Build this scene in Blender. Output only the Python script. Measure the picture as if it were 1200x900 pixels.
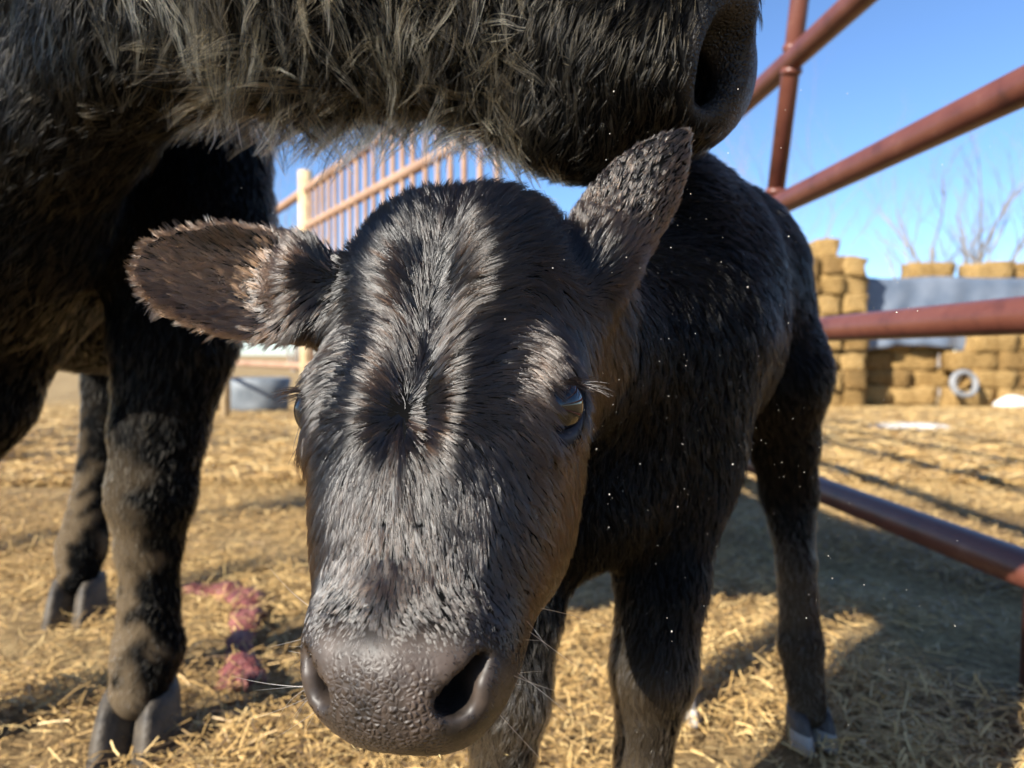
import bpy, bmesh, math, random
import numpy as np
from mathutils import Vector, Matrix, kdtree

random.seed(7)
RNG = np.random.default_rng(11)
for o in list(bpy.data.objects):
    bpy.data.objects.remove(o)
SC = bpy.context.scene
COL = SC.collection

# ------------------------------------------------------------------ camera
CAM_H, FPX, PITCH = 0.525, 850.0, math.radians(2.36)
cam_d = bpy.data.cameras.new('camera')
cam = bpy.data.objects.new('camera', cam_d)
COL.objects.link(cam)
cam.location = (0, 0, CAM_H)
cam.rotation_euler = (math.radians(90) - PITCH, 0, 0)
cam_d.sensor_width = 36.0
cam_d.lens = 36.0 * FPX / 1200.0
cam_d.clip_start, cam_d.clip_end = 0.02, 2000.0
cam_d.dof.use_dof = True
cam_d.dof.focus_distance = 0.39
cam_d.dof.aperture_fstop = 7.5
SC.camera = cam

# ------------------------------------------------------------------ light
SUN_EL = math.radians(30)
SUN_H = Vector((0.75, 0.66, 0)).normalized()          # horizontal way the light travels
light_dir = Vector((SUN_H.x * math.cos(SUN_EL), SUN_H.y * math.cos(SUN_EL), -math.sin(SUN_EL)))
w = bpy.data.worlds.new('World')
SC.world = w
w.use_nodes = True
nt = w.node_tree
sky = nt.nodes.new('ShaderNodeTexSky')
sky.sky_type = 'NISHITA'
sky.sun_disc = False
sky.sun_elevation = SUN_EL
sky.sun_rotation = math.atan2(-SUN_H.x, -SUN_H.y)
sky.altitude = 1500
sky.air_density = 1.0
sky.dust_density = 0.3
sky.ozone_density = 6.0
nt.links.new(sky.outputs[0], nt.nodes['Background'].inputs[0])
nt.nodes['Background'].inputs[1].default_value = 0.092
sun_d = bpy.data.lights.new('sun', 'SUN')
sun_d.energy = 5.0
sun_d.angle = math.radians(0.5)
sun_d.color = (1.0, 0.94, 0.84)
sun = bpy.data.objects.new('sun', sun_d)
COL.objects.link(sun)
sun.rotation_euler = light_dir.to_track_quat('-Z', 'Y').to_euler()
sun.location = (-4, -5, 6)
SC.view_settings.view_transform = 'Standard'
SC.view_settings.look = 'None'
SC.view_settings.exposure = 1.3
SC.view_settings.gamma = 1.0
SC.view_settings.use_curve_mapping = False
SC.render.engine = 'CYCLES'
SC.cycles.use_denoising = True
SC.cycles.max_bounces = 5
SC.cycles.transmission_bounces = 3
SC.cycles.transparent_max_bounces = 8
SC.cycles_curves.shape = 'RIBBONS'


# ------------------------------------------------------------------ helpers
def P(px, py, d):
    """photo pixel at forward depth d -> world point (for taking measurements)"""
    a, b = (px - 600) / FPX, -(py - 450) / FPX
    return np.array([a * d,
                     d * math.cos(PITCH) + b * d * math.sin(PITCH),
                     CAM_H - d * math.sin(PITCH) + b * d * math.cos(PITCH)])


def tag(o, label=None, cat=None, group=None, kind=None):
    if label: o['label'] = label
    if cat: o['category'] = cat
    if group: o['group'] = group
    if kind: o['kind'] = kind
    return o


def link(name, data, mat=None, parent=None, smooth=False):
    o = bpy.data.objects.new(name, data)
    COL.objects.link(o)
    if mat is not None:
        data.materials.append(mat)
    if smooth and hasattr(data, 'polygons'):
        data.polygons.foreach_set('use_smooth', np.ones(len(data.polygons), bool))
    if parent is not None:
        o.parent = parent
        o.matrix_parent_inverse = parent.matrix_world.inverted() if parent.type != 'EMPTY' else Matrix.Translation(-parent.location)
    return o


def empty(name, loc):
    o = bpy.data.objects.new(name, None)
    COL.objects.link(o)
    o.location = loc
    o.empty_display_size = 0.1
    return o


def np_mesh(name, V, F):
    """V (n,3), F (m,k) -> mesh"""
    V = np.ascontiguousarray(V, np.float32)
    F = np.ascontiguousarray(F, np.int32)
    me = bpy.data.meshes.new(name)
    me.vertices.add(len(V))
    me.vertices.foreach_set('co', V.ravel())
    k = F.shape[1]
    me.loops.add(F.size)
    me.loops.foreach_set('vertex_index', F.ravel())
    me.polygons.add(len(F))
    me.polygons.foreach_set('loop_start', np.arange(0, F.size, k, dtype=np.int32))
    me.update(calc_edges=True)
    me.validate()
    return me


_K = RNG.normal(size=(8, 3))
_K /= np.linalg.norm(_K, axis=1)[:, None]
_PH = RNG.uniform(0, 6.28, 8)


def noise(p, scale, seed=0):
    """smooth noise, about -1..1"""
    r = np.zeros(len(p))
    for i in range(8):
        k = np.roll(_K[i], seed) * scale * (0.7 + 0.13 * i)
        r += np.sin(p @ k + _PH[i] + seed * 1.7 + 1.3 * np.sin(p @ np.roll(k, 1) * 0.6 + seed))
    return r / 4.0


def smoothstep(a, b, x):
    t = np.clip((x - a) / (b - a), 0, 1)
    return t * t * (3 - 2 * t)


def nrm(v):
    return v / np.maximum(np.linalg.norm(v, axis=-1, keepdims=True), 1e-9)


# ------------------------------------------------------------------ materials
def mat_new(name):
    m = bpy.data.materials.new(name)
    m.use_nodes = True
    n = m.node_tree.nodes
    for x in list(n):
        n.remove(x)
    out = n.new('ShaderNodeOutputMaterial')
    return m, m.node_tree, out


def setin(node, **kw):
    for k, v in kw.items():
        node.inputs[k.replace('_', ' ')].default_value = v


def ramp(nt, stops, src):
    r = nt.nodes.new('ShaderNodeValToRGB')
    e = r.color_ramp.elements
    while len(e) < len(stops):
        e.new(0.5)
    for i, (p, c) in enumerate(stops):
        e[i].position = p
        e[i].color = (*c, 1)
    nt.links.new(src, r.inputs[0])
    return r.outputs[0]


def tex_noise(nt, scale, detail=4, rough=0.55, coord=None, dist=0):
    t = nt.nodes.new('ShaderNodeTexNoise')
    setin(t, Scale=scale, Detail=detail, Roughness=rough, Distortion=dist)
    if coord is None:
        c = nt.nodes.new('ShaderNodeTexCoord')
        coord = c.outputs['Object']
    nt.links.new(coord, t.inputs['Vector'])
    return t.outputs[0]


def bump(nt, h, strength, dist):
    b = nt.nodes.new('ShaderNodeBump')
    setin(b, Strength=strength, Distance=dist)
    nt.links.new(h, b.inputs['Height'])
    return b.outputs[0]


def noise_mat(name, stops, scale, rough=0.8, bump_s=0.4, bump_d=0.01, bscale=None, spec=0.3, metallic=0.0, detail=6):
    m, nt, out = mat_new(name)
    b = nt.nodes.new('ShaderNodeBsdfPrincipled')
    f = tex_noise(nt, scale, detail, 0.6)
    nt.links.new(ramp(nt, stops, f), b.inputs['Base Color'])
    setin(b, Roughness=rough, Metallic=metallic)
    b.inputs['Specular IOR Level'].default_value = spec
    if bump_s:
        nt.links.new(bump(nt, tex_noise(nt, bscale or scale * 3, 5), bump_s, bump_d), b.inputs['Normal'])
    nt.links.new(b.outputs[0], out.inputs[0])
    return m


def fur_mat(name, dark, light, rough=0.32, radial=0.45, coat=0.0, ior=1.55):
    """hair shader; the curve attribute 'tone' moves from the dark to the light colour, bleached hair and painted-in sunlight alike"""
    m, nt, out = mat_new(name)
    h = nt.nodes.new('ShaderNodeBsdfHairPrincipled')
    h.model = 'CHIANG'
    h.parametrization = 'COLOR'
    a = nt.nodes.new('ShaderNodeAttribute')
    a.attribute_name = 'tone'
    mix = nt.nodes.new('ShaderNodeMix')
    mix.data_type = 'RGBA'
    nt.links.new(a.outputs['Fac'], mix.inputs[0])
    mix.inputs[6].default_value = (*dark, 1)
    mix.inputs[7].default_value = (*light, 1)
    nt.links.new(mix.outputs[2], h.inputs['Color'])
    h.inputs['Roughness'].default_value = rough
    h.inputs['Radial Roughness'].default_value = radial
    h.inputs['Coat'].default_value = coat
    h.inputs['IOR'].default_value = ior
    nt.links.new(h.outputs[0], out.inputs[0])
    return m


# skin under the coat: dark, with the bare leathery nose pad where attribute 'bare' is 1
def skin_mat(name='dark hide', c_lo=(0.014, 0.011, 0.009), c_hi=(0.060, 0.043, 0.033)):
    m, nt, out = mat_new(name)
    b = nt.nodes.new('ShaderNodeBsdfPrincipled')
    a = nt.nodes.new('ShaderNodeAttribute')
    a.attribute_name = 'bare'
    tc = nt.nodes.new('ShaderNodeTexCoord')
    v = nt.nodes.new('ShaderNodeTexVoronoi')
    v.feature = 'DISTANCE_TO_EDGE'
    setin(v, Scale=330.0, Randomness=1.0)
    dn = nt.nodes.new('ShaderNodeTexNoise')
    setin(dn, Scale=120.0, Detail=2.0)
    nt.links.new(tc.outputs['Object'], dn.inputs['Vector'])
    ad = nt.nodes.new('ShaderNodeVectorMath')
    ad.operation = 'MULTIPLY_ADD'
    ad.inputs[1].default_value = (0.004, 0.004, 0.004)
    nt.links.new(dn.outputs['Color'], ad.inputs[0])
    nt.links.new(tc.outputs['Object'], ad.inputs[2])
    nt.links.new(ad.outputs[0], v.inputs['Vector'])
    mr = nt.nodes.new('ShaderNodeMapRange')
    mr.inputs['From Max'].default_value = 0.45
    mr.interpolation_type = 'SMOOTHSTEP'
    nt.links.new(v.outputs['Distance'], mr.inputs['Value'])
    mu = nt.nodes.new('ShaderNodeMath')
    mu.operation = 'MULTIPLY'
    nt.links.new(mr.outputs[0], mu.inputs[0])
    pa = nt.nodes.new('ShaderNodeAttribute')
    pa.attribute_name = 'pebble'
    nt.links.new(pa.outputs['Fac'], mu.inputs[1])
    nt.links.new(bump(nt, mu.outputs[0], 0.85, 0.0012), b.inputs['Normal'])
    mix = nt.nodes.new('ShaderNodeMix')
    mix.data_type = 'RGBA'
    nt.links.new(a.outputs['Fac'], mix.inputs[0])
    mix.inputs[6].default_value = (0.003, 0.003, 0.003, 1)
    n2 = tex_noise(nt, 45, 4)
    c2 = ramp(nt, [(0.35, c_lo), (0.65, c_hi)], n2)
    nt.links.new(c2, mix.inputs[7])
    la = nt.nodes.new('ShaderNodeAttribute')
    la.attribute_name = 'lid'
    mix2 = nt.nodes.new('ShaderNodeMix')
    mix2.data_type = 'RGBA'
    nt.links.new(la.outputs['Fac'], mix2.inputs[0])
    nt.links.new(mix.outputs[2], mix2.inputs[6])
    mix2.inputs[7].default_value = (.022, .023, .028, 1)
    da = nt.nodes.new('ShaderNodeAttribute')
    da.attribute_name = 'sunlit_dust'  # leg dust, with the sunlit paleness of the legs painted in
    mix3 = nt.nodes.new('ShaderNodeMix')
    mix3.data_type = 'RGBA'
    nt.links.new(da.outputs['Fac'], mix3.inputs[0])
    nt.links.new(mix2.outputs[2], mix3.inputs[6])
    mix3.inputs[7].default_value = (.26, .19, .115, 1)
    nt.links.new(mix3.outputs[2], b.inputs['Base Color'])
    mxl = nt.nodes.new('ShaderNodeMath')
    mxl.operation = 'MAXIMUM'
    nt.links.new(a.outputs['Fac'], mxl.inputs[0])
    nt.links.new(la.outputs['Fac'], mxl.inputs[1])
    for sock, lo, hi in (('Roughness', .95, .46), ('Specular IOR Level', .02, .30)):
        r_ = nt.nodes.new('ShaderNodeMapRange')
        r_.inputs['To Min'].default_value = lo
        r_.inputs['To Max'].default_value = hi
        nt.links.new(mxl.outputs[0], r_.inputs['Value'])
        nt.links.new(r_.outputs[0], b.inputs[sock])
    nt.links.new(b.outputs[0], out.inputs[0])
    return m


def plain(name, col, rough=0.6, spec=0.4, **kw):
    m, nt, out = mat_new(name)
    b = nt.nodes.new('ShaderNodeBsdfPrincipled')
    b.inputs['Base Color'].default_value = (*col, 1)
    b.inputs['Roughness'].default_value = rough
    b.inputs['Specular IOR Level'].default_value = spec
    for k, v in kw.items():
        b.inputs[k].default_value = v
    nt.links.new(b.outputs[0], out.inputs[0])
    return m


M_SKIN = skin_mat()
M_FUR = fur_mat('black calf coat', (0.0006, 0.0006, 0.0006), (0.10, 0.055, 0.030), rough=.165, radial=.28, ior=1.60)
M_FURB = fur_mat('black calf body coat', (0.0005, 0.0005, 0.0005), (0.50, 0.43, 0.35), rough=.22, radial=.30, ior=1.24)
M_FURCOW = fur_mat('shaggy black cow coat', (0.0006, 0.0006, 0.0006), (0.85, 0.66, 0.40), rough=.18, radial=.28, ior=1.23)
M_SHAG = fur_mat('tan highlight shaggy locks', (0.0010, 0.0009, 0.0008), (0.95, 0.66, 0.33), rough=.24, radial=.30, ior=1.17)  # tan highlights of the lit locks are put into the hair colour
M_WHISK = fur_mat('pale whisker', (0.6, 0.57, 0.5), (0.7, 0.66, 0.6))
M_RUST = noise_mat('rust red pipe', [(0.25, (0.055, 0.019, 0.014)), (0.45, (0.115, 0.037, 0.024)), (0.62, (0.135, 0.046, 0.030)), (0.8, (0.22, 0.105, 0.07))],
                   14, rough=0.38, bump_s=0.15, bump_d=0.002, bscale=60, spec=0.5)
M_RUST2 = noise_mat('weathered rust rod', [(0.3, (0.24, 0.135, 0.085)), (0.7, (0.38, 0.245, 0.16))], 6, rough=0.6, bump_s=0.2, bump_d=0.002)
M_POST = noise_mat('dry post wood', [(0.3, (0.42, 0.30, 0.16)), (0.7, (0.62, 0.48, 0.29))], 14, rough=0.85, bump_s=0.5, bump_d=0.004)


def straw_mat(name, lo, mid, hi):
    m, nt, out = mat_new(name)
    a = nt.nodes.new('ShaderNodeAttribute')
    a.attribute_name = 'tone'
    b = nt.nodes.new('ShaderNodeBsdfPrincipled')
    nt.links.new(ramp(nt, [(0.0, lo), (0.5, mid), (1.0, hi)], a.outputs['Fac']), b.inputs['Base Color'])
    setin(b, Roughness=0.5)
    b.inputs['Specular IOR Level'].default_value = 0.35
    nt.links.new(b.outputs[0], out.inputs[0])
    return m


M_STRAW = straw_mat('dry straw', (0.15, 0.095, 0.055), (0.47, 0.295, 0.105), (0.70, 0.51, 0.23))


# ------------------------------------------------------------------ implicit modelling
class Field:
    def __init__(self, lo, hi, h):
        self.lo = np.array(lo, float)
        self.h = h
        self.n = np.ceil((np.array(hi) - self.lo) / h).astype(int) + 1
        self.g = np.full(tuple(self.n), 0.25, np.float32)

    def box(self, lo, hi, m):
        i0 = np.clip(np.floor((np.array(lo) - m - self.lo) / self.h).astype(int), 0, self.n - 1)
        i1 = np.clip(np.ceil((np.array(hi) + m - self.lo) / self.h).astype(int) + 1, 1, self.n)
        ax = [np.arange(i0[i], i1[i]) * self.h + self.lo[i] for i in range(3)]
        X, Y, Z = np.meshgrid(*ax, indexing='ij', sparse=True)
        return tuple(slice(i0[i], i1[i]) for i in range(3)), X.astype(np.float32), Y.astype(np.float32), Z.astype(np.float32)

    def blend(self, s, d, k, sub=False):
        g = self.g[s]
        if sub:
            d = -d
            hh = np.maximum(k - np.abs(g - d), 0) / k
            self.g[s] = np.maximum(g, d) + hh * hh * k * 0.25
        else:
            hh = np.maximum(k - np.abs(g - d), 0) / k
            self.g[s] = np.minimum(g, d) - hh * hh * k * 0.25

    def cone(self, a, ra, b, rb, k=0.03, sub=False):
        a, b = np.array(a, float), np.array(b, float)
        r = max(ra, rb)
        s, X, Y, Z = self.box(np.minimum(a, b) - r, np.maximum(a, b) + r, k + 0.03)
        ab = b - a
        L2 = max(ab @ ab, 1e-9)
        t = np.clip(((X - a[0]) * ab[0] + (Y - a[1]) * ab[1] + (Z - a[2]) * ab[2]) / L2, 0, 1)
        d = np.sqrt((X - a[0] - t * ab[0]) ** 2 + (Y - a[1] - t * ab[1]) ** 2 + (Z - a[2] - t * ab[2]) ** 2) - (ra + (rb - ra) * t)
        self.blend(s, d, k, sub)

    def chain(self, pts, k=0.03):
        for (a, ra), (b, rb) in zip(pts[:-1], pts[1:]):
            self.cone(a, ra, b, rb, k)

    def ell(self, c, r, axes=None, k=0.03, sub=False):
        c, r = np.array(c, float), np.array(r, float)
        A = np.eye(3) if axes is None else np.array(axes, float)     # rows = axes
        R = np.sqrt(((A * r[:, None]) ** 2).sum(0))
        s, X, Y, Z = self.box(c - R, c + R, k + 0.03)
        q = [(X - c[0]) * A[i, 0] + (Y - c[1]) * A[i, 1] + (Z - c[2]) * A[i, 2] for i in range(3)]
        k0 = np.sqrt(sum((q[i] / r[i]) ** 2 for i in range(3)))
        k1 = np.sqrt(sum((q[i] / r[i] ** 2) ** 2 for i in range(3)))
        d = np.where(k1 > 1e-6, k0 * (k0 - 1) / np.maximum(k1, 1e-6), -r.min())
        self.blend(s, d, k, sub)

    def points(self, Q, rad, k=0.01):
        """union of small balls at sample points: a thin bent sheet"""
        s, X, Y, Z = self.box(Q.min(0) - rad.max(), Q.max(0) + rad.max(), k + 0.012)
        shp = np.broadcast(X, Y, Z).shape
        G = np.stack([np.broadcast_to(a, shp).ravel() for a in (X, Y, Z)], 1)
        out = np.empty(len(G), np.float32)
        Q2 = (Q ** 2).sum(1)
        for i in range(0, len(G), 20000):
            g = G[i:i + 20000]
            d2 = (g ** 2).sum(1)[:, None] - 2 * g @ Q.T + Q2[None]
            out[i:i + 20000] = (np.sqrt(np.maximum(d2, 0)) - rad[None]).min(1)
        self.blend(s, out.reshape(shp), k)

    def mesh(self):
        g = self.g
        s = g < 0
        c = s[:-1, :-1, :-1].astype(np.int8)
        for i, j, k in ((1, 0, 0), (0, 1, 0), (0, 0, 1), (1, 1, 0), (1, 0, 1), (0, 1, 1), (1, 1, 1)):
            c += s[i:s.shape[0] - 1 + i, j:s.shape[1] - 1 + j, k:s.shape[2] - 1 + k]
        I = np.argwhere((c > 0) & (c < 8))
        del c
        off = np.array([(i, j, k) for i in (0, 1) for j in (0, 1) for k in (0, 1)])
        val = np.stack([g[I[:, 0] + o[0], I[:, 1] + o[1], I[:, 2] + o[2]] for o in off], 1).astype(float)
        acc = np.zeros((len(I), 3))
        cnt = np.zeros(len(I))
        for a in range(8):
            for b in range(a + 1, 8):
                if np.abs(off[a] - off[b]).sum() != 1:
                    continue
                va, vb = val[:, a], val[:, b]
                x = (va < 0) != (vb < 0)
                t = np.where(x, va / np.where(x, va - vb, 1), 0)
                acc += np.where(x[:, None], off[a] + t[:, None] * (off[b] - off[a]), 0)
                cnt += x
        V = (I + acc / cnt[:, None]) * self.h + self.lo
        idm = np.full(tuple(self.n - 1), -1, np.int32)
        idm[I[:, 0], I[:, 1], I[:, 2]] = np.arange(len(I))
        F = []
        for ax in range(3):
            sl0 = [slice(None)] * 3
            sl1 = [slice(None)] * 3
            sl0[ax] = slice(0, -1)
            sl1[ax] = slice(1, None)
            e = s[tuple(sl0)] != s[tuple(sl1)]
            E = np.argwhere(e)
            b, c2 = [(1, 2), (2, 0), (0, 1)][ax]
            ok = (E[:, b] > 0) & (E[:, c2] > 0) & (E[:, b] < self.n[b] - 1) & (E[:, c2] < self.n[c2] - 1)
            E = E[ok]
            inside = s[E[:, 0], E[:, 1], E[:, 2]]
            q = []
            for db, dc in ((-1, -1), (0, -1), (0, 0), (-1, 0)):
                e2 = E.copy()
                e2[:, b] += db
                e2[:, c2] += dc
                q.append(idm[e2[:, 0], e2[:, 1], e2[:, 2]])
            q = np.stack(q, 1)
            q[~inside] = q[~inside][:, ::-1]
            F.append(q)
        F = np.concatenate(F)
        return V, F[(F >= 0).all(1)]


class Flow:
    """hair direction taken from nearby limb segments"""
    def __init__(self):
        self.seg = []

    def add(self, a, b, d=None, w=1.0):
        a, b = np.array(a, float), np.array(b, float)
        self.seg.append((a, b, nrm(b - a) if d is None else nrm(np.array(d, float)), w))

    def __call__(self, p):
        out = np.zeros_like(p)
        for a, b, d, w in self.seg:
            ab = b - a
            t = np.clip(((p - a) @ ab) / max(ab @ ab, 1e-9), 0, 1)
            dd = ((p - a - t[:, None] * ab) ** 2).sum(1)
            out += d[None] * (w / (dd + 2e-4) ** 2)[:, None]
        return nrm(out)


def sample(V, F, dens, count, rng):
    """roots on a quad mesh by weight"""
    T = np.concatenate([F[:, [0, 1, 2]], F[:, [0, 2, 3]]])
    A, B, C = V[T[:, 0]], V[T[:, 1]], V[T[:, 2]]
    fn = np.cross(B - A, C - A)
    ar = np.linalg.norm(fn, axis=1) * 0.5
    wv = dens[T].mean(1) * ar
    cs = np.cumsum(wv)
    ti = np.searchsorted(cs, rng.uniform(0, cs[-1], count))
    ti = np.minimum(ti, len(T) - 1)
    r1, r2 = np.sqrt(rng.uniform(size=count)), rng.uniform(size=count)
    bc = np.stack([1 - r1, r1 * (1 - r2), r1 * r2], 1)
    return T[ti], bc


def grow(name, parent, mat, V, F, N, dens, count, dir_fn, len_fn, lift_fn, tone_fn, radius, npts=5,
         clump=0.0, clump_n=0, jitter=0.25, gravity=0.0, bend=0.85, seed=1, wave=0.0, tuft=0.3, tuft_tone=0.0, wander=.2, swirl=.15):
    rng = np.random.default_rng(seed)
    T, bc = sample(V, F, dens, count, rng)
    root = (V[T] * bc[:, :, None]).sum(1)
    n = nrm((N[T] * bc[:, :, None]).sum(1))
    d = dir_fn(root, n)
    near = None
    if clump_n > 0:
        ci = rng.choice(count, min(clump_n, count), replace=False)
        kd = kdtree.KDTree(len(ci))
        for j, c in enumerate(ci):
            kd.insert(root[c], j)
        kd.balance()
        near = np.array([kd.find(r)[1] for r in root.tolist()])
    # a wander shared by neighbours, one for each tuft, then each hair's own
    wob = np.stack([noise(root, 90, 1), noise(root, 90, 2), noise(root, 90, 3)], 1)
    wob2 = np.stack([noise(root, 24, 4), noise(root, 24, 5), noise(root, 24, 6)], 1)
    d = nrm(d) + wander * wob + swirl * wob2 + jitter * rng.normal(size=d.shape)
    if near is not None:
        d = d + tuft * rng.normal(size=(len(ci), 3))[near]
    d = nrm(d - (d * n).sum(1, keepdims=True) * n)
    L = len_fn(root, n) * rng.uniform(0.6, 1.1, count)
    th = lift_fn(root, n) * rng.uniform(0.6, 1.4, count)
    if near is not None:
        th = th * rng.uniform(0.5, 1.6, len(ci))[near]
    t = np.linspace(0, 1, npts)
    pts = np.zeros((count, npts, 3))
    cur = root - n * 0.0002
    pts[:, 0] = cur
    side = np.cross(n, d)
    ph = rng.uniform(0, 6.28, count)
    for i in range(1, npts):
        tm = 0.5 * (t[i] + t[i - 1])
        a = th * (1 - bend * tm)
        step = d * np.cos(a)[:, None] + n * np.sin(a)[:, None]
        step[:, 2] -= gravity * tm * 1.5
        if wave:
            step += side * (wave * np.sin(tm * 7 + ph))[:, None]
        cur = cur + nrm(step) * (L / (npts - 1))[:, None]
        pts[:, i] = cur
    if clump > 0 and near is not None:
        ctr = pts[ci[near]]
        s = (clump * rng.uniform(0.6, 1.1, count))[:, None, None] * np.clip(t, 0, 1)[None, :, None] ** 0.8
        pts = pts + (ctr - pts) * np.clip(s, 0, 0.97)
    cu = bpy.data.hair_curves.new(name)
    cu.add_curves([npts] * count)
    cu.attributes['position'].data.foreach_set('vector', pts.astype(np.float32).ravel())
    ra = cu.attributes.get('radius') or cu.attributes.new('radius', 'FLOAT', 'POINT')
    taper = np.interp(t, [0, 0.5, 1], [1.0, 0.85, 0.18])
    rr = (radius * rng.uniform(0.7, 1.3, count))[:, None] * taper[None]
    ra.data.foreach_set('value', rr.astype(np.float32).ravel())
    at = cu.attributes.new('tone', 'FLOAT', 'CURVE')
    tv = tone_fn(root, n) + rng.normal(size=count) * 0.03
    if near is not None and tuft_tone:
        tv = tv + tuft_tone * rng.gamma(.3, 2.6, len(ci))[near]
    tv = np.clip(tv, 0, 1)
    at.data.foreach_set('value', tv.astype(np.float32))
    o = link(name, cu, mat, parent)
    tag(o, kind='stuff')
    return o


def loose_hairs(name, parent, mat, strands, radius, tone=0.5):
    """a few single hairs given as point lists of equal length"""
    npts = len(strands[0])
    cu = bpy.data.hair_curves.new(name)
    cu.add_curves([npts] * len(strands))
    pts = np.array(strands, np.float32)
    cu.attributes['position'].data.foreach_set('vector', pts.ravel())
    ra = cu.attributes.get('radius') or cu.attributes.new('radius', 'FLOAT', 'POINT')
    tp = np.interp(np.linspace(0, 1, npts), [0, 1], [1, 0.15])
    ra.data.foreach_set('value', (np.tile(tp, len(strands)) * radius).astype(np.float32))
    at = cu.attributes.new('tone', 'FLOAT', 'CURVE')
    at.data.foreach_set('value', np.full(len(strands), tone, np.float32))
    return tag(link(name, cu, mat, parent), kind='stuff')


def vert_normals(me):
    N = np.empty(len(me.vertices) * 3, np.float32)
    me.vertices.foreach_get('normal', N)
    return N.reshape(-1, 3).astype(float)


def float_attr(me, name, vals):
    a = me.attributes.new(name, 'FLOAT', 'POINT')
    a.data.foreach_set('value', np.ascontiguousarray(vals, np.float32))


def ear_points(base, e1, e2, e3, length, width, cup=1.0, thick=0.0035, droop=0.0, prof=(.70, .86, 1.0, .93, .68, .36, .08)):
    """samples of a cupped leaf-shaped ear; opens towards e3"""
    base, e1, e2, e3 = [np.array(v, float) for v in (base, e1, e2, e3)]
    e1 = nrm(e1)
    e2 = nrm(e2 - (e2 @ e1) * e1)
    e3n = np.cross(e1, e2)
    if e3n @ e3 < 0:
        e3n = -e3n
    Q, R = [], []
    for s in np.linspace(0, 1, 60):
        hw = width * np.interp(s, [0, 0.15, 0.4, 0.62, 0.8, 0.93, 1.0], prof)
        ang = cup * np.interp(s, [0, 0.25, 1], [1.9, 1.15, 0.62])
        for t in np.linspace(-1, 1, 48):
            a = t * ang
            r = hw / max(ang, 0.3)
            y = r * math.sin(a) * (1.0 if ang < 1.57 else 0.95)
            z = r * (1 - math.cos(a))
            ctr = base + e1 * length * s - e3n * droop * s * s
            Q.append(ctr + e2 * y + e3n * (z - 0.3 * width))
            R.append(thick * (1.25 - 0.5 * s) * (1.0 - 0.3 * abs(t)))
    return np.array(Q), np.array(R)


def claw_mesh(name, length, wid, height):
    """one half of a cloven hoof, toe towards -Y"""
    V, F = [], []
    rings = [(0.0, 1.0, 1.0, 0.0), (0.12, 1.02, 1.02, 0.0), (0.5, 0.93, 0.9, 0.05), (0.85, 0.84, 0.78, 0.13), (1.0, 0.70, 0.66, 0.16)]
    n = 16
    for (z, sl, sw, sh) in rings:
        for i in range(n):
            a = 2 * math.pi * i / n
            y = -math.cos(a)
            x = math.sin(a)
            tp = 1.0 - 0.42 * max(0, -y) ** 2
            V.append((x * wid * 0.5 * sw * tp, y * length * 0.5 * sl + sh * length, z * height))
    for r in range(len(rings) - 1):
        for i in range(n):
            F.append((r * n + i, r * n + (i + 1) % n, (r + 1) * n + (i + 1) % n, (r + 1) * n + i))
    me = bpy.data.meshes.new(name)
    top, bot = len(V), len(V) + 1
    V += [(0, 0.15 * length, height * 1.02), (0, 0, 0)]
    tr = [((len(rings) - 1) * n + i, (len(rings) - 1) * n + (i + 1) % n, top) for i in range(n)]
    tr += [((i + 1) % n, i, bot) for i in range(n)]
    me.from_pydata(V, [], F + tr)
    me.polygons.foreach_set('use_smooth', np.ones(len(me.polygons), bool))
    return me


def tube(name, pts, r, mat, parent=None, n=16, cap=True):
    """round pipe through points; r one radius or one per point"""
    pts = [Vector(p) for p in pts]
    rs = r if isinstance(r, (list, tuple)) else [r] * len(pts)
    V, F = [], []
    for i, p in enumerate(pts):
        d = (pts[min(i + 1, len(pts) - 1)] - pts[max(i - 1, 0)]).normalized()
        ref = Vector((0, 0, 1)) if abs(d.z) < 0.9 else Vector((1, 0, 0))
        u = d.cross(ref).normalized()
        v = u.cross(d)
        for k in range(n):
            a = 2 * math.pi * k / n
            V.append(p + (u * math.cos(a) + v * math.sin(a)) * rs[i])
    for i in range(len(pts) - 1):
        for k in range(n):
            F.append((i * n + k, i * n + (k + 1) % n, (i + 1) * n + (k + 1) % n, (i + 1) * n + k))
    if cap:
        F.append(tuple(range(n - 1, -1, -1)))
        F.append(tuple((len(pts) - 1) * n + k for k in range(n)))
    me = bpy.data.meshes.new(name)
    me.from_pydata([tuple(v) for v in V], [], F)
    me.polygons.foreach_set('use_smooth', np.array([len(p.vertices) == 4 for p in me.polygons]))
    return link(name, me, mat, parent)


# ================================================================== THE GROUND
def ground_z(x, y):
    base = -0.94 * smoothstep(2.6, 24.0, y)
    near = 0.008 * np.sin(x * 5.1 + 1.2 * np.sin(y * 3.3)) * np.cos(y * 4.3 + x) - 0.006
    return base + near * smoothstep(0, 1, 2.5 - np.abs(y - 1.6) * 0.7)


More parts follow.
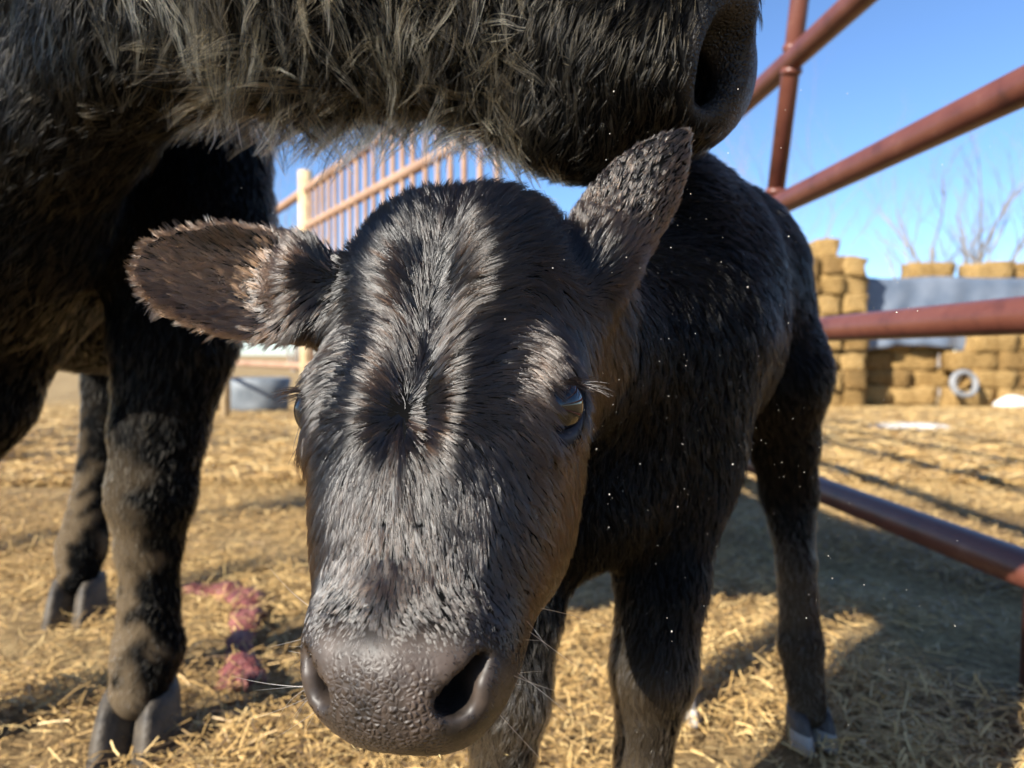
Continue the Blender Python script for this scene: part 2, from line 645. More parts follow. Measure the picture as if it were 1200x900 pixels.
def build_ground():
    gx = np.concatenate([-np.geomspace(600, 3.2, 26), np.linspace(-3, 4, 90), np.geomspace(4.3, 600, 26)])
    gy = np.concatenate([-np.geomspace(60, 1.1, 10), np.linspace(-1, 5, 90), np.geomspace(5.2, 900, 40)])
    X, Y = np.meshgrid(gx, gy, indexing='ij')
    Z = ground_z(X, Y)
    V = np.stack([X, Y, Z], -1).reshape(-1, 3)
    ni, nj = X.shape
    i, j = np.meshgrid(np.arange(ni - 1), np.arange(nj - 1), indexing='ij')
    a = (i * nj + j).ravel()
    F = np.stack([a, a + nj, a + nj + 1, a + 1], 1)
    me = np_mesh('ground', V, F)
    m, nt, out = mat_new('trampled straw ground')
    b = nt.nodes.new('ShaderNodeBsdfPrincipled')
    fine = tex_noise(nt, 55, 8, 0.7)
    big = tex_noise(nt, 1.6, 4, 0.6)
    c1 = ramp(nt, [(0.30, (0.13, 0.095, 0.060)), (0.48, (0.35, 0.240, 0.110)), (0.70, (0.58, 0.43, 0.21))], fine)
    c2 = ramp(nt, [(0.34, (0.42, 0.36, 0.32)), (0.56, (1, 1, 1))], big)
    mx = nt.nodes.new('ShaderNodeMix')
    mx.data_type = 'RGBA'
    mx.blend_type = 'MULTIPLY'
    mx.inputs[0].default_value = 0.75
    nt.links.new(c1, mx.inputs[6])
    nt.links.new(c2, mx.inputs[7])
    nt.links.new(mx.outputs[2], b.inputs['Base Color'])
    setin(b, Roughness=0.9)
    b.inputs['Specular IOR Level'].default_value = 0.15
    nt.links.new(bump(nt, fine, 0.9, 0.02), b.inputs['Normal'])
    nt.links.new(b.outputs[0], out.inputs[0])
    o = link('ground', me, m, smooth=True)
    tag(o, 'straw covered ground of the feed yard', None, kind='structure')
    return o


GROUND = build_ground()


def straw_field(name, label, n, sampler, lmin, lmax, wid, tone_fn, seed, tilt=0.25, zmax=0.03):
    rng = np.random.default_rng(seed)
    x, y = sampler(rng, n)
    L = rng.uniform(lmin, lmax, n)
    az = rng.uniform(0, 2 * math.pi, n)
    el = rng.normal(0, tilt, n)
    d = np.stack([np.cos(az) * np.cos(el), np.sin(az) * np.cos(el), np.sin(el)], 1)
    s = np.stack([-np.sin(az), np.cos(az), rng.normal(0, 0.5, n)], 1)
    s = nrm(s)
    c = np.stack([x, y, ground_z(x, y) + np.abs(np.sin(el)) * L * 0.5 + rng.uniform(0.002, zmax, n)], 1)
    wv = wid * rng.uniform(0.5, 1.3, n)
    bendv = np.stack([rng.normal(0, 0.05, n), rng.normal(0, 0.05, n), rng.normal(0.02, 0.05, n)], 1) * L[:, None]
    V = np.empty((n, 6, 3))
    for k, (t, bb) in enumerate(((-0.5, 0), (0.0, 1), (0.5, 0))):
        mid = c + d * (L * t)[:, None] + bendv * bb
        V[:, k * 2] = mid - s * wv[:, None]
        V[:, k * 2 + 1] = mid + s * wv[:, None]
    base = (np.arange(n) * 6)[:, None]
    F = np.concatenate([base + np.array([0, 1, 3, 2]), base + np.array([2, 3, 5, 4])])
    me = np_mesh(name, V.reshape(-1, 3), F)
    float_attr(me, 'tone', np.repeat(np.clip(tone_fn(c) + rng.normal(0, 0.22, n), 0, 1), 6))
    o = link(name, me, M_STRAW)
    tag(o, label, 'straw', kind='stuff')
    return o


def near_sampler(rng, n):
    m = n * 2
    y = 0.45 + (rng.uniform(size=m) ** 1.4) * 3.4
    x = rng.uniform(-0.82, 0.82, m) * (y + 0.45)
    q = np.stack([x, y, np.zeros(m)], 1)
    k = noise(q, 5.0, 3) + .5 * noise(q, 13.0, 1) + rng.normal(0, .35, m)
    o = np.argsort(-np.clip(k, -9, .15) - rng.uniform(0, .6, m))[:n]
    return x[o], y[o]


straw_field('loose_straw', 'loose golden straw strewn over the ground around the hooves', 170000, near_sampler, 0.008, 0.048, 0.0009,
            lambda c: 0.5 + 0.16 * noise(c, 4.0, 4), 21)


def mid_sampler(rng, n):
    y = 2.9 + rng.uniform(size=n) ** 1.9 * 20
    return rng.uniform(-0.8, 0.8, n) * y, y


straw_field('scattered_straw', 'matted pale straw further out beyond the pipe rails', 85000, mid_sampler, 0.04, 0.15, 0.0032,
            lambda c: 0.55 + 0.15 * noise(c, 1.2, 5), 22, tilt=0.12, zmax=0.03)


# ================================================================== THE CALF
def build_calf():
    # ---- head frame: u poll->nose, v towards the calf's left, w out of the forehead
    yaw, pit, rol = math.radians(14), math.radians(62), math.radians(2.6)
    f = np.array([-math.sin(yaw), -math.cos(yaw), 0])
    up = np.array([0, 0, 1.0])
    u = f * math.cos(pit) - up * math.sin(pit)
    wv = f * math.sin(pit) + up * math.cos(pit)
    v = np.array([math.cos(yaw), -math.sin(yaw), 0])
    u, v = u * math.cos(rol) + v * math.sin(rol), v * math.cos(rol) - u * math.sin(rol)
    A = np.array([u, v, wv])
    O = P(475, 490, 0.345)
    O = O - wv * 0.006

    def H(a, b, c):
        return O + a * u + b * v + c * wv

    fl = Field((-0.36, 0.20, 0.0), (0.62, 1.36, 0.86), 0.0034)
    # skull and face
    fl.ell(H(-.068, 0, -.060), (.082, .071, .058), A, k=.02)
    fl.ell(H(-.015, 0, -.046), (.060, .067, .046), A, k=.02)
    fl.ell(H(-.112, 0, -.050), (.060, .056, .047), A, k=.02)
    for s in (-1, 1):
        fl.ell(H(-.112, s * .028, -.050), (.052, .038, .044), A, k=.02)
    fl.cone(H(-.01, 0, -.046), .045, H(.098, 0, -.045), .037, k=.03)
    for s in (-1, 1):
        fl.ell(H(.000, s * .040, -.088), (.075, .030, .046), A, k=.03)
        fl.ell(H(-.030, s * .055, -.034), (.036, .019, .022), A, k=.02)       # brow
        fl.ell(H(.040, s * .035, -.050), (.050, .022, .030), A, k=.03)       # cheekbone
    fl.cone(H(-.03, 0, -.118), .040, H(.090, 0, -.066), .026, k=.03)
    # muzzle
    fl.ell(H(.098, 0, -.045), (.034, .045, .034), A, k=.025)
    fl.ell(H(.119, 0, -.030), (.020, .030, .021), A, k=.018)
    for s in (-1, 1):
        fl.ell(H(.102, s * .030, -.036), (.028, .0175, .025), A, k=.014)      # nostril wings
        fl.ell(H(.117, s * .017, -.048), (.022, .020, .018), A, k=.014)       # upper lip
    fl.ell(H(.120, 0, -.069), (.022, .024, .016), A, k=.010)                  # lower lip
    for s in (-1, 1):                                                         # nostrils: comma-shaped
        nd = nrm(np.array([-.75, s * .62, -.05]))
        ax = [nd @ A, None, None]
        n2 = nrm(np.array([.45, s * .55, .70]))
        n2 = nrm(n2 - (n2 @ nd) * nd)
        ax[1] = n2 @ A
        ax[2] = np.cross(nd, n2) @ A
        g_ = 1.0 if s > 0 else .8
        fl.ell(H(.1110, s * .0300, -.0210), (.0155 * g_, .022, .0042 * g_), ax, k=.006, sub=True)
        fl.ell(H(.1165, s * .0265, -.0250), (.0078 * g_, .020, .0072 * g_), ax, k=.006, sub=True)
    # eyes: sockets
    EYE = {}
    for s in (-1, 1):
        c = H(-.022, s * .0575, -.0355)
        out = nrm(.80 * s * v + .60 * wv + .06 * u)
        e2 = nrm(u - (u @ out) * out)
        e1 = np.cross(e2, out)
        EYE[s] = (c, out, e1, e2)
        fl.ell(c + out * .008, (.0250, .0175, .0125), (e2, e1, out), k=.012)
        fl.ell(c + out * .0180, (.0185, .0106, .0135), (nrm(e2 + .35 * e1 * s), nrm(e1 - .35 * e2 * s), out), k=.005, sub=True)
    fl.ell(H(-.062, 0, .0115), (.055, .0045, .0140), A, k=.022, sub=True)     # crease between the brows
    # ears
    ER, EW = {}, {}
    bL = P(352, 335, .435)
    e1, e2, e3 = P(163, 284, .425) - bL, np.array([0.12, -0.25, -1.0]), np.array([0.15, -1.0, -.25])
    EW[-1] = nrm(e2 - (e2 @ nrm(e1)) * nrm(e1))
    ER[-1] = (bL, nrm(e1), .120, e3)
    Q, R = ear_points(bL + nrm(e1) * -.012 + np.array([0, 0, -.008]), e1, e2, e3, .110, .0385, cup=.95, prof=(.76, .95, 1.0, .88, .66, .46, .24))
    fl.points(Q, R)
    bR = P(702, 305, .455)
    e1, e2, e3 = P(800, 152, .47) - bR, np.array([.8, 0.25, -.55]), np.array([.45, .85, .1])
    EW[1] = nrm(e2 - (e2 @ nrm(e1)) * nrm(e1))
    ER[1] = (bR, nrm(e1), .112, e3)
    Q, R = ear_points(bR - nrm(e1) * .012, e1, e2, e3, .110, .035, cup=1.15, prof=(.72, .88, 1.0, .86, .58, .30, .05))
    fl.points(Q, R)
    for s in (-1, 1):
        fl.cone(H(-.085, s * .046, -.082), .028, ER[s][0] - ER[s][1] * .004, .018, k=.03)
    # neck and trunk
    fl.chain([(H(-.055, 0, -.100), .056), ((.015, .545, .535), .074), ((.110, .690, .555), .100)], k=.04)
    fl.ell((.105, .690, .500), (.095, .105, .150), k=.05)
    fl.ell((.185, .810, .590), (.108, .145, .140), k=.06)
    fl.ell((.258, .930, .610), (.098, .115, .125), k=.06)
    fl.ell((.145, .735, .660), (.060, .090, .075), k=.05)
    fl.ell((.275, .965, .672), (.075, .075, .062), k=.05)
    fl.ell((.195, .830, .520), (.088, .130, .092), k=.05)
    fl.cone((.060, .625, .400), .062, (.110, .700, .450), .085, k=.05)
    flow = Flow()
    LEG = []

    def leg(pts, foot, yaw_, k=.035):
        fl.chain(pts[:3], k=k)
        fl.chain(pts[2:], k=.012)
        for (a, _), (b, _) in zip(pts[:-1], pts[1:]):
            flow.add(a, b)
        LEG.append((foot, yaw_))
    leg([((.155, .690, .540), .082), ((.150, .690, .425), .056), ((.136, .650, .320), .039), ((.126, .635, .245), .036), ((.118, .640, .165), .023),
         ((.112, .630, .095), .028), ((.108, .605, .042), .023)], (.108, .598, 0), -5)
    leg([((.050, .640, .500), .078), ((.022, .640, .410), .052), ((.002, .600, .315), .039), ((-.006, .585, .245), .036), ((-.008, .590, .165), .023),
         ((-.008, .582, .095), .030), ((-.012, .556, .042), .025)], (-.012, .550, 0), -12)
    leg([((.295, .960, .610), .095), ((.338, .935, .500), .062), ((.370, .985, .405), .044), ((.390, 1.015, .330), .036), ((.394, .995, .235), .0235),
         ((.398, .985, .125), .028), ((.400, .962, .045), .024)], (.403, .955, 0), 10)
    leg([((.215, 1.02, .610), .088), ((.212, 1.00, .490), .068), ((.235, 1.06, .405), .046), ((.240, 1.09, .330), .037), ((.238, 1.07, .235), .025),
         ((.238, 1.06, .125), .029), ((.240, 1.03, .045), .025)], (.240, 1.025, 0), 0)
    # tail
    tl = [((.305, 1.045, .685), .026), ((.320, 1.095, .60), .016), ((.315, 1.10, .48), .012), ((.31, 1.10, .36), .016), ((.31, 1.10, .30), .006)]
    fl.chain(tl, k=.02)
    flow.add((.375, 1.08, .66), (.38, 1.1, .3))
    # trunk flow: backwards and down
    back = np.array([.62, .74, -.25])
    flow.add((.05, .60, .60), (.32, 1.0, .66), back)
    flow.add((.10, .66, .46), (.24, .86, .46), back + np.array([0, 0, -.6]))
    flow.add((.06, .60, .52), (.07, .62, .38), (0.1, .05, -1))
    flow.add((.36, .95, .66), (.40, 1.0, .5), (.2, .1, -1))

    V, F = fl.mesh()
    me = np_mesh('calf', V, F)
    N = vert_normals(me)
    uvw = (V - O) @ A.T

    def headcoord(p):
        return (p - O) @ A.T

    def head_near(p):
        return (np.linalg.norm(p - O, axis=1) < .19) * 1.0

    def muzzle_bare(q):
        a = smoothstep(.101, .124, q[:, 0] + .05 * np.abs(q[:, 1]) - .55 * np.maximum(-.012 - q[:, 2], 0))
        b = smoothstep(-.064, -.054, q[:, 2])
        c = 1 - smoothstep(.019, .030, np.abs(q[:, 1]) + .3 * np.maximum(-.03 - q[:, 2], 0))
        return a * b * c

    bare = muzzle_bare(uvw)
    leather = smoothstep(.088, .106, uvw[:, 0] + .3 * np.minimum(uvw[:, 2] + .02, 0)) * (head_near(V))
    leather = np.maximum(leather, bare)

    def eye_clear(p):
        m = np.ones(len(p))
        for s in (-1, 1):
            c, out, e1, e2 = EYE[s]
            q = p - (c + out * .016)
            r = np.sqrt(((q @ e2) / .0185) ** 2 + ((q @ e1) / .0120) ** 2 + ((q @ out) / .018) ** 2)
            m *= smoothstep(1.08, 1.35, r)
        return m

    float_attr(me, 'bare', leather)
    float_attr(me, 'pebble', bare)
    float_attr(me, 'lid', 1 - eye_clear(V))
    float_attr(me, 'sunlit_dust', .16 * smoothstep(.33, .20, V[:, 2]) * np.clip(.45 + .6 * noise(V, 60, 4), 0, 1))  # light dust that also paints the lower legs paler, as in sun
    calf = link('calf', me, M_SKIN, smooth=True)
    tag(calf, 'small fuzzy black calf facing forward with its nose lowered', 'calf')

    def ear_w(p):
        out = np.zeros(len(p))
        for s in (-1, 1):
            b, e, L, _ = ER[s]
            t = (p - b) @ e
            r = np.linalg.norm(p - b - t[:, None] * e, axis=1)
            out = np.maximum(out, smoothstep(-.015, .04, t) * (1 - smoothstep(.05, .07, r)) * (np.sign((p - O) @ v) == s))
        return out

    def head_w(p):
        q = headcoord(p)
        return (1 - smoothstep(-.14, -.11, -q[:, 2] * -1.0)) * 0 + smoothstep(-.16, -.12, q[:, 2]) * (1 - smoothstep(.16, .22, np.linalg.norm(p - O, axis=1)))

    def hdir(p, n):
        q = headcoord(p)
        a, b, c = q[:, 0], q[:, 1], q[:, 2]
        # lower whorl at a=0, upper one at a=-.125
        bb = b + .004 * noise(p, 70, 7)
        rad = np.stack([np.clip((a + .006) / .035, -.75, 1.0), np.tanh(bb / .009) * np.interp(a, [-.12, -.08, 0, .03], [.45, 1.0, 1.0, .5]), np.zeros_like(a)], 1)
        rad = nrm(rad + 1e-4)
        dn = smoothstep(-.01, .03, a)
        rad[:, 0] = rad[:, 0] * (1 - dn) + dn
        rad[:, 1] *= (1 - .55 * dn)
        fan = smoothstep(.062, .085, a)
        rad[:, 1] += fan * np.clip(b / .016, -1, 1) * .8
        # at the brow the coat turns down and outward
        sd = smoothstep(.030, .060, np.abs(b)) * smoothstep(-.13, -.06, a)
        rad = rad * (1 - sd[:, None]) + sd[:, None] * np.stack([np.full_like(a, .75), .65 * np.sign(b), np.full_like(a, -.35)], 1)
        top = np.stack([a + .118, b, np.zeros_like(a)], 1)
        wt = np.exp(-((a + .118) ** 2 + b ** 2) / .026 ** 2)[:, None]
        d = rad + 0 * wt
        ck = smoothstep(-.05, -.08, c)[:, None]
        d = d * (1 - ck) + ck * np.array([[.35, 0, -1.0]])
        d = d @ A
        tr = flow(p)
        hw = head_w(p)[:, None]
        d = d * hw + tr * (1 - hw)
        ew = ear_w(p)[:, None]
        ed = np.zeros_like(p)
        for s in (-1, 1):
            b0, e1_, L_, e3_ = ER[s]
            e2_ = EW[s]
            ac = ((p - b0) @ e2_) / .036
            ds = e1_[None] * 1.0 + e2_[None] * (np.clip(ac, -1.2, 1.2) * (1.0 if s < 0 else .35))[:, None]
            ed = np.where((((p - O) @ v) * s > 0)[:, None], ds, ed)
        return d * (1 - ew) + ed * ew

    def hlen(p, n):
        q = headcoord(p)
        hw, ew = head_w(p), ear_w(p)
        lh = np.interp(q[:, 0], [-.15, -.09, -.03, .02, .06, .085, .105], [.020, .0180, .0160, .0145, .0115, .0055, .0020])
        lh = lh * (1 + .25 * noise(p, 60, 6))
        lb = np.interp(p[:, 2], [0, .10, .25, .45, .6], [.007, .009, .014, .017, .017])
        L = lh * hw + lb * (1 - hw)
        tail = (p[:, 1] > 1.06) * (p[:, 2] < .42) * (p[:, 0] > .27) * (p[:, 0] < .35)
        return np.where(tail, .05, L * (1 - ew) + np.where((p - O) @ v < 0, .0095, .0060) * ew)

    def hlift(p, n):
        q = headcoord(p)
        hw = head_w(p)
        lh = np.interp(q[:, 0], [-.15, -.125, -.09, -.03, .03, .08], [.50, .24, .15, .14, .14, .11])
        return lh * hw + .30 * (1 - hw)

    def htone(p, n):
        q = headcoord(p)
        hw, ew = head_w(p), ear_w(p)
        t = .03 + .09 * np.clip(noise(p, 26, 8), -1, 1)
        # foxy brown along the cheeks, eye corners and the ears
        br = hw * smoothstep(.045, .062, np.abs(q[:, 1])) * smoothstep(-.03, .02, q[:, 0]) * (1 - smoothstep(.07, .09, q[:, 0]))
        lg = (1 - hw) * smoothstep(.34, .24, p[:, 2]) * np.clip(.5 + .5 * noise(p, 22, 4), 0, 1)  # lower legs paler: their sunlit look is put into the hair tone
        return t * (hw + .12 * (1 - hw)) + np.where(q[:, 1] < 0, .30, .10) * br + .30 * ew + .45 * lg

    dist = np.linalg.norm(V - np.array([0, 0, CAM_H]), axis=1)
    hw_v = np.clip(head_w(V) + ear_w(V), 0, 1)
    clear = eye_clear(V) * (1 - bare) * (V[:, 2] > .045)
    # inside of the nostrils stays bare
    nb = np.zeros(len(V))
    for s in (-1, 1):
        nb = np.maximum(nb, (np.linalg.norm(uvw - np.array([.114, s * .0285, -.026]), axis=1) < .0165))
    clear = clear * (1 - nb)
    grow('fur', calf, M_FUR, V, F, N, hw_v * clear * np.interp(uvw[:, 0], [-.1, .05, .075, .10], [1, 1.3, 2.4, 4.0]) * (1 + 1.5 * np.exp(-(uvw[:, 0] ** 2 + uvw[:, 1] ** 2) / .012 ** 2)), 225000,
         hdir, hlen, hlift, htone, .00015, npts=5, clump=.55, clump_n=26000, jitter=.07, tuft=.13, seed=3, tuft_tone=.03, wander=.16, swirl=.15)
    grow('fur', calf, M_FURB, V, F, N, (1 - hw_v) * clear * np.interp(V[:, 1], [.6, 1.1], [1.5, .8]), 120000,
         hdir, hlen, hlift, htone, .00022, npts=5, clump=.45, clump_n=26000, jitter=.18, tuft=.22, seed=4)

    acv = ((V - ER[-1][0]) @ EW[-1]) / .036
    tv_ = (V - ER[-1][0]) @ ER[-1][1]
    inner = ear_w(V) * (((V - O) @ v) < 0) * smoothstep(.05, .35, (N @ nrm(ER[-1][3]))) * smoothstep(-.5, .2, acv) * smoothstep(.0, .02, tv_) * (1 - smoothstep(.075, .095, tv_))
    grow('ear_hair', calf, M_FUR, V, F, N, inner, 2600, hdir, lambda p, n: np.full(len(p), .014), lambda p, n: np.full(len(p), .25),
         lambda p, n: np.full(len(p), .38), .00016, npts=6, clump=.8, clump_n=260, jitter=.15, tuft=.2, seed=14)
    # ---- eyes
    meye, nt, out = mat_new('calf eye')
    b = nt.nodes.new('ShaderNodeBsdfPrincipled')
    tc = nt.nodes.new('ShaderNodeTexCoord')
    sp = nt.nodes.new('ShaderNodeSeparateXYZ')
    nt.links.new(tc.outputs['Object'], sp.inputs[0])
    mr = nt.nodes.new('ShaderNodeMapRange')
    mr.inputs['From Min'].default_value = -.0185
    mr.inputs['From Max'].default_value = .0185
    nt.links.new(sp.outputs['Z'], mr.inputs[0])
    nt.links.new(ramp(nt, [(0.46, (.34, .38, .46)), (0.56, (.22, .26, .34)), (0.61, (.008, .007, .007)), (0.86, (.014, .010, .008)), (0.9, (.003, .003, .004))], mr.outputs[0]), b.inputs['Base Color'])
    setin(b, Roughness=.04)
    b.inputs['Specular IOR Level'].default_value = .6
    b.inputs['Coat Weight'].default_value = .2
    b.inputs['Coat Roughness'].default_value = .01
    nt.links.new(b.outputs[0], out.inputs[0])
    for s in (-1, 1):
        c, ov, e1, e2 = EYE[s]
        bm = bmesh.new()
        bmesh.ops.create_uvsphere(bm, u_segments=32, v_segments=20, radius=.0192)
        for vv in bm.verts:                       # cornea bulges along +Z
            if vv.co.z > .010:
                vv.co.z += (vv.co.z - .010) * .28
        m = bpy.data.meshes.new('eye')
        bm.to_mesh(m)
        bm.free()
        o = link('eye', m, meye, None, smooth=True)
        o.rotation_euler = Vector(ov).to_track_quat('Z', 'Y').to_euler()
        o.location = c + ov * .0025
        o.parent = calf
        # lashes along the upper lid
        st = []
        rng = np.random.default_rng(40 + s)
        for i in range(60):
            a = rng.uniform(-1, 1)
            base = c + ov * (.0175 - .006 * a * a) - e2 * (.0088 - .002 * a * a) * 1.0 + e1 * s * a * .0
            # lid runs along e2 (nose to poll) on its upper edge e1*up
            upv = nrm(np.array([0, 0, 1.0]) - (np.array([0, 0, 1.0]) @ ov) * ov)
            al = nrm(np.cross(upv, ov))
            base = c + ov * (.0185 - .007 * a * a) + upv * (.0095 - .004 * a * a) + al * a * .0125
            dd = nrm(ov + upv * rng.uniform(-.25, .25) + al * (a * .5 + rng.normal() * .1))
            L = rng.uniform(.012, .024)
            st.append([base + dd * L * t - np.array([0, 0, .30]) * L * t * t for t in np.linspace(0, 1, 5)])
        lo = loose_hairs('eyelash', o, M_FUR, st, .00024, .05)
        lo.matrix_parent_inverse = o.matrix_basis.inverted()
    # ---- whiskers
    st = []
    rng = np.random.default_rng(77)
    for i in range(46):
        s = rng.choice((-1, 1))
        q = np.array([rng.uniform(.075, .12), s * rng.uniform(.026, .043), rng.uniform(-.06, -.03)])
        b0 = H(*q)
        dd = nrm(s * v * rng.uniform(.5, 1.2) + u * rng.uniform(-.2, .8) - wv * rng.uniform(-.3, .5))
        L = rng.uniform(.012, .052)
        cv = rng.normal(size=3) * .25
        st.append([b0 + dd * L * t + cv * L * t * t for t in np.linspace(0, 1, 6)])
    for i in range(34):
        b0 = H(rng.uniform(.118, .134), rng.uniform(-.026, .026), rng.uniform(-.08, -.045))
        dd = nrm(u + v * rng.normal() * .5 + wv * rng.normal() * .4)
        L = rng.uniform(.006, .020)
        cv = rng.normal(size=3) * .3
        st.append([b0 + dd * L * t + cv * L * t * t for t in np.linspace(0, 1, 6)])
    loose_hairs('whisker', calf, M_WHISK, st, .00019)
    # ---- straw crumbs on the lips
    rng = np.random.default_rng(9)
    Vc, Fc = [], []
    cand = np.where((uvw[:, 0] > .112) & (uvw[:, 2] < -.035) & (np.abs(uvw[:, 1]) < .03))[0]
    for i in rng.choice(cand, min(34, len(cand)), replace=False):
        p0 = V[i] + N[i] * .0008
        d1 = nrm(rng.normal(size=3))
        d2 = nrm(np.cross(d1, N[i]))
        L, W = rng.uniform(.001, .0045), rng.uniform(.0004, .0009)
        k0 = len(Vc)
        Vc += [p0 - d1 * L, p0 - d2 * W, p0 + d1 * L, p0 + d2 * W, p0 + N[i] * .0006]
        Fc += [(k0, k0 + 1, k0 + 4), (k0 + 1, k0 + 2, k0 + 4), (k0 + 2, k0 + 3, k0 + 4), (k0 + 3, k0, k0 + 4)]
    tag(link('straw_crumb', np_mesh('straw_crumb', np.array(Vc), np.array(Fc)), plain('straw crumb', (.5, .38, .18), .7), calf), kind='stuff')
    # ---- hooves
    mh = noise_mat('calf hoof horn', [(.3, (.025, .022, .022)), (.7, (.10, .09, .085))], 30, rough=.45)
    mt = plain('pale hoof tip', (.34, .31, .27), .6)
    cl = claw_mesh('hoof_claw', .060, .030, .048)
    for (ft, ya) in LEG:
        for s in (-1, 1):
            if s < 0:
                hf = empty('hoof', ft)
                hf.parent = calf
            m2 = cl
            o = link('claw', m2, None, None)
            if not m2.materials:
                m2.materials.append(mh)
                m2.materials.append(mt)
                for p_ in m2.polygons:
                    cz = p_.center
                    if cz.z < .026 and cz.y < -.004:
                        p_.material_index = 1
            R_ = Matrix.Rotation(math.radians(ya), 4, 'Z')
            o.rotation_euler = (0, 0, math.radians(ya + s * 3))
            o.location = R_ @ Vector((s * .0165, 0, 0.0))
            o.parent = hf
    return calf, O, A


CALF, HEAD_O, HEAD_A = build_calf()


# ================================================================== THE COW
def build_cow():
    fl = Field((-1.62, .36, -.0), (.30, 2.62, 1.50), .0070)
    flow = Flow()
    # head: axis runs from the poll (left) to the muzzle (right)
    Hx = nrm(np.array([.50, -.07, -.20]))
    Hy = nrm(np.cross(np.array([0, 0, 1.0]), Hx))
    Hz = np.cross(Hx, Hy)
    AX = (Hx, Hy, Hz)
    fl.ell((.085, .572, .765), (.092, .078, .080), AX, k=.03)
    fl.ell((.120, .566, .735), (.062, .080, .055), AX, k=.03)
    fl.ell((.040, .580, .702), (.060, .050, .036), AX, k=.03)             # chin
    fl.cone((.060, .575, .785), .070, (-.120, .605, .880), .100, k=.05)
    fl.cone((.030, .580, .745), .036, (-.130, .605, .795), .070, k=.04)
    fl.ell((-.180, .620, .885), (.140, .098, .140), AX, k=.05)
    fl.ell((-.235, .632, 1.04), (.110, .095, .090), AX, k=.05)
    # muzzle end: nostril wing and nostril
    fl.ell((.132, .512, .765), (.036, .026, .048), AX, k=.02)
    fl.ell((.132, .624, .765), (.036, .026, .048), AX, k=.02)
    for sy in (-1, 1):
        fl.ell((.118, .568 + sy * .030, .722), (.028, .020, .026), k=.010, sub=True)
        fl.ell((.150, .568 + sy * .074, .724), (.040, .021, .033), (nrm(np.array([.50, sy * .86, -.1])), nrm(np.array([-.86, sy * .5, 0])), (0, 0, 1)), k=.012, sub=True)
    # ears and eyes zone
    for sy, tip in ((-1, (-.33, .40, .99)), (1, (-.35, .88, 1.0))):
        b0 = np.array([-.29, .635 + sy * .085, 1.0])
        Q, R = ear_points(b0, np.array(tip) - b0, (.2, 0, -1), (1, 0, -.2), .19, .05, thick=.008)
        fl.points(Q, R, k=.02)
    # neck, dewlap, brisket
    fl.chain([((-.22, .63, .92), .115), ((-.40, .74, .97), .150), ((-.62, .98, 1.0), .215)], k=.08)
    fl.chain([((-.20, .625, .825), .075), ((-.33, .67, .815), .068), ((-.45, .755, .775), .070), ((-.60, .85, .70), .115), ((-.67, .89, .66), .140)], k=.05)
    # trunk
    fl.ell((-.68, 1.12, .92), (.25, .26, .30), k=.1)
    bd = nrm(np.array([-.30, .95, 0]))
    bs = np.array([bd[1], -bd[0], 0])
    fl.ell((-.80, 1.40, .74), (.42, .24, .25), (bd, bs, (0, 0, 1)), k=.12)
    fl.ell((-.86, 1.62, .90), (.62, .31, .345), (bd, bs, (0, 0, 1)), k=.12)
    fl.ell((-1.00, 2.05, .98), (.30, .27, .28), (bd, bs, (0, 0, 1)), k=.1)
    LEG = []

    def leg(pts, foot, ya):
        fl.chain(pts[:3], k=.05)
        fl.chain(pts[2:], k=.016)
        for (a, _), (b, _) in zip(pts[:-1], pts[1:]):
            flow.add(a, b)
        LEG.append((foot, ya))
    leg([((-.50, 1.08, .90), .15), ((-.455, 1.03, .70), .105), ((-.462, 1.00, .55), .080), ((-.480, .985, .42), .058), ((-.485, .970, .335), .054),
         ((-.490, .972, .27), .040), ((-.492, .972, .19), .035), ((-.492, .966, .125), .043), ((-.496, .945, .078), .036)], (-.497, .935, 0), 6)
    leg([((-.80, 1.05, .86), .16), ((-.72, 1.00, .64), .125), ((-.745, .985, .47), .086), ((-.80, .97, .34), .056), ((-.825, .965, .20), .036),
         ((-.825, .96, .125), .044), ((-.83, .935, .06), .038)], (-.83, .93, 0), -4)
    leg([((-.88, 1.95, .92), .22), ((-.82, 1.66, .70), .13), ((-.86, 1.60, .56), .078), ((-.885, 1.60, .46), .056), ((-.875, 1.52, .28), .036), ((-.875, 1.46, .13), .045),
         ((-.870, 1.435, .078), .036)], (-.868, 1.42, 0), 8)
    leg([((-1.26, 1.95, .90), .20), ((-1.36, 1.82, .66), .12), ((-1.46, 1.90, .50), .062), ((-1.47, 1.88, .28), .040), ((-1.47, 1.86, .13), .046),
         ((-1.47, 1.83, .06), .040)], (-1.47, 1.82, 0), 12)
    fl.chain([((-1.06, 2.32, 1.18), .05), ((-1.10, 2.40, 1.0), .035), ((-1.10, 2.41, .6), .022), ((-1.10, 2.41, .36), .05)], k=.03)
    # coat flow
    flow.add((.15, .52, .80), (-.05, .52, .86), (-.75, 0, -.45), 1.6)
    flow.add((.12, .50, .72), (.02, .50, .74), (-.35, 0, -.95), 1.6)
    flow.add((-.05, .50, .80), (-.22, .54, .82), (-.10, -.1, -1), 1.6)
    flow.add((-.05, .52, .98), (-.22, .54, 1.02), (-.4, -.1, -.8), 1.2)
    flow.add((-.30, .58, .85), (-.55, .70, .85), (-.55, .05, -.75), 1.4)
    flow.add((-.30, .62, .70), (-.55, .66, .62), (-.55, .0, -.8), 1.2)
    flow.add((-.62, .78, .8), (-.66, .80, .6), (-.25, 0, -1), 1.2)
    flow.add((-.6, 1.0, 1.1), (-1.0, 2.2, 1.0), (-.25, .8, -.5))
    V, F = fl.mesh()
    me = np_mesh('cow', V, F)
    N = vert_normals(me)

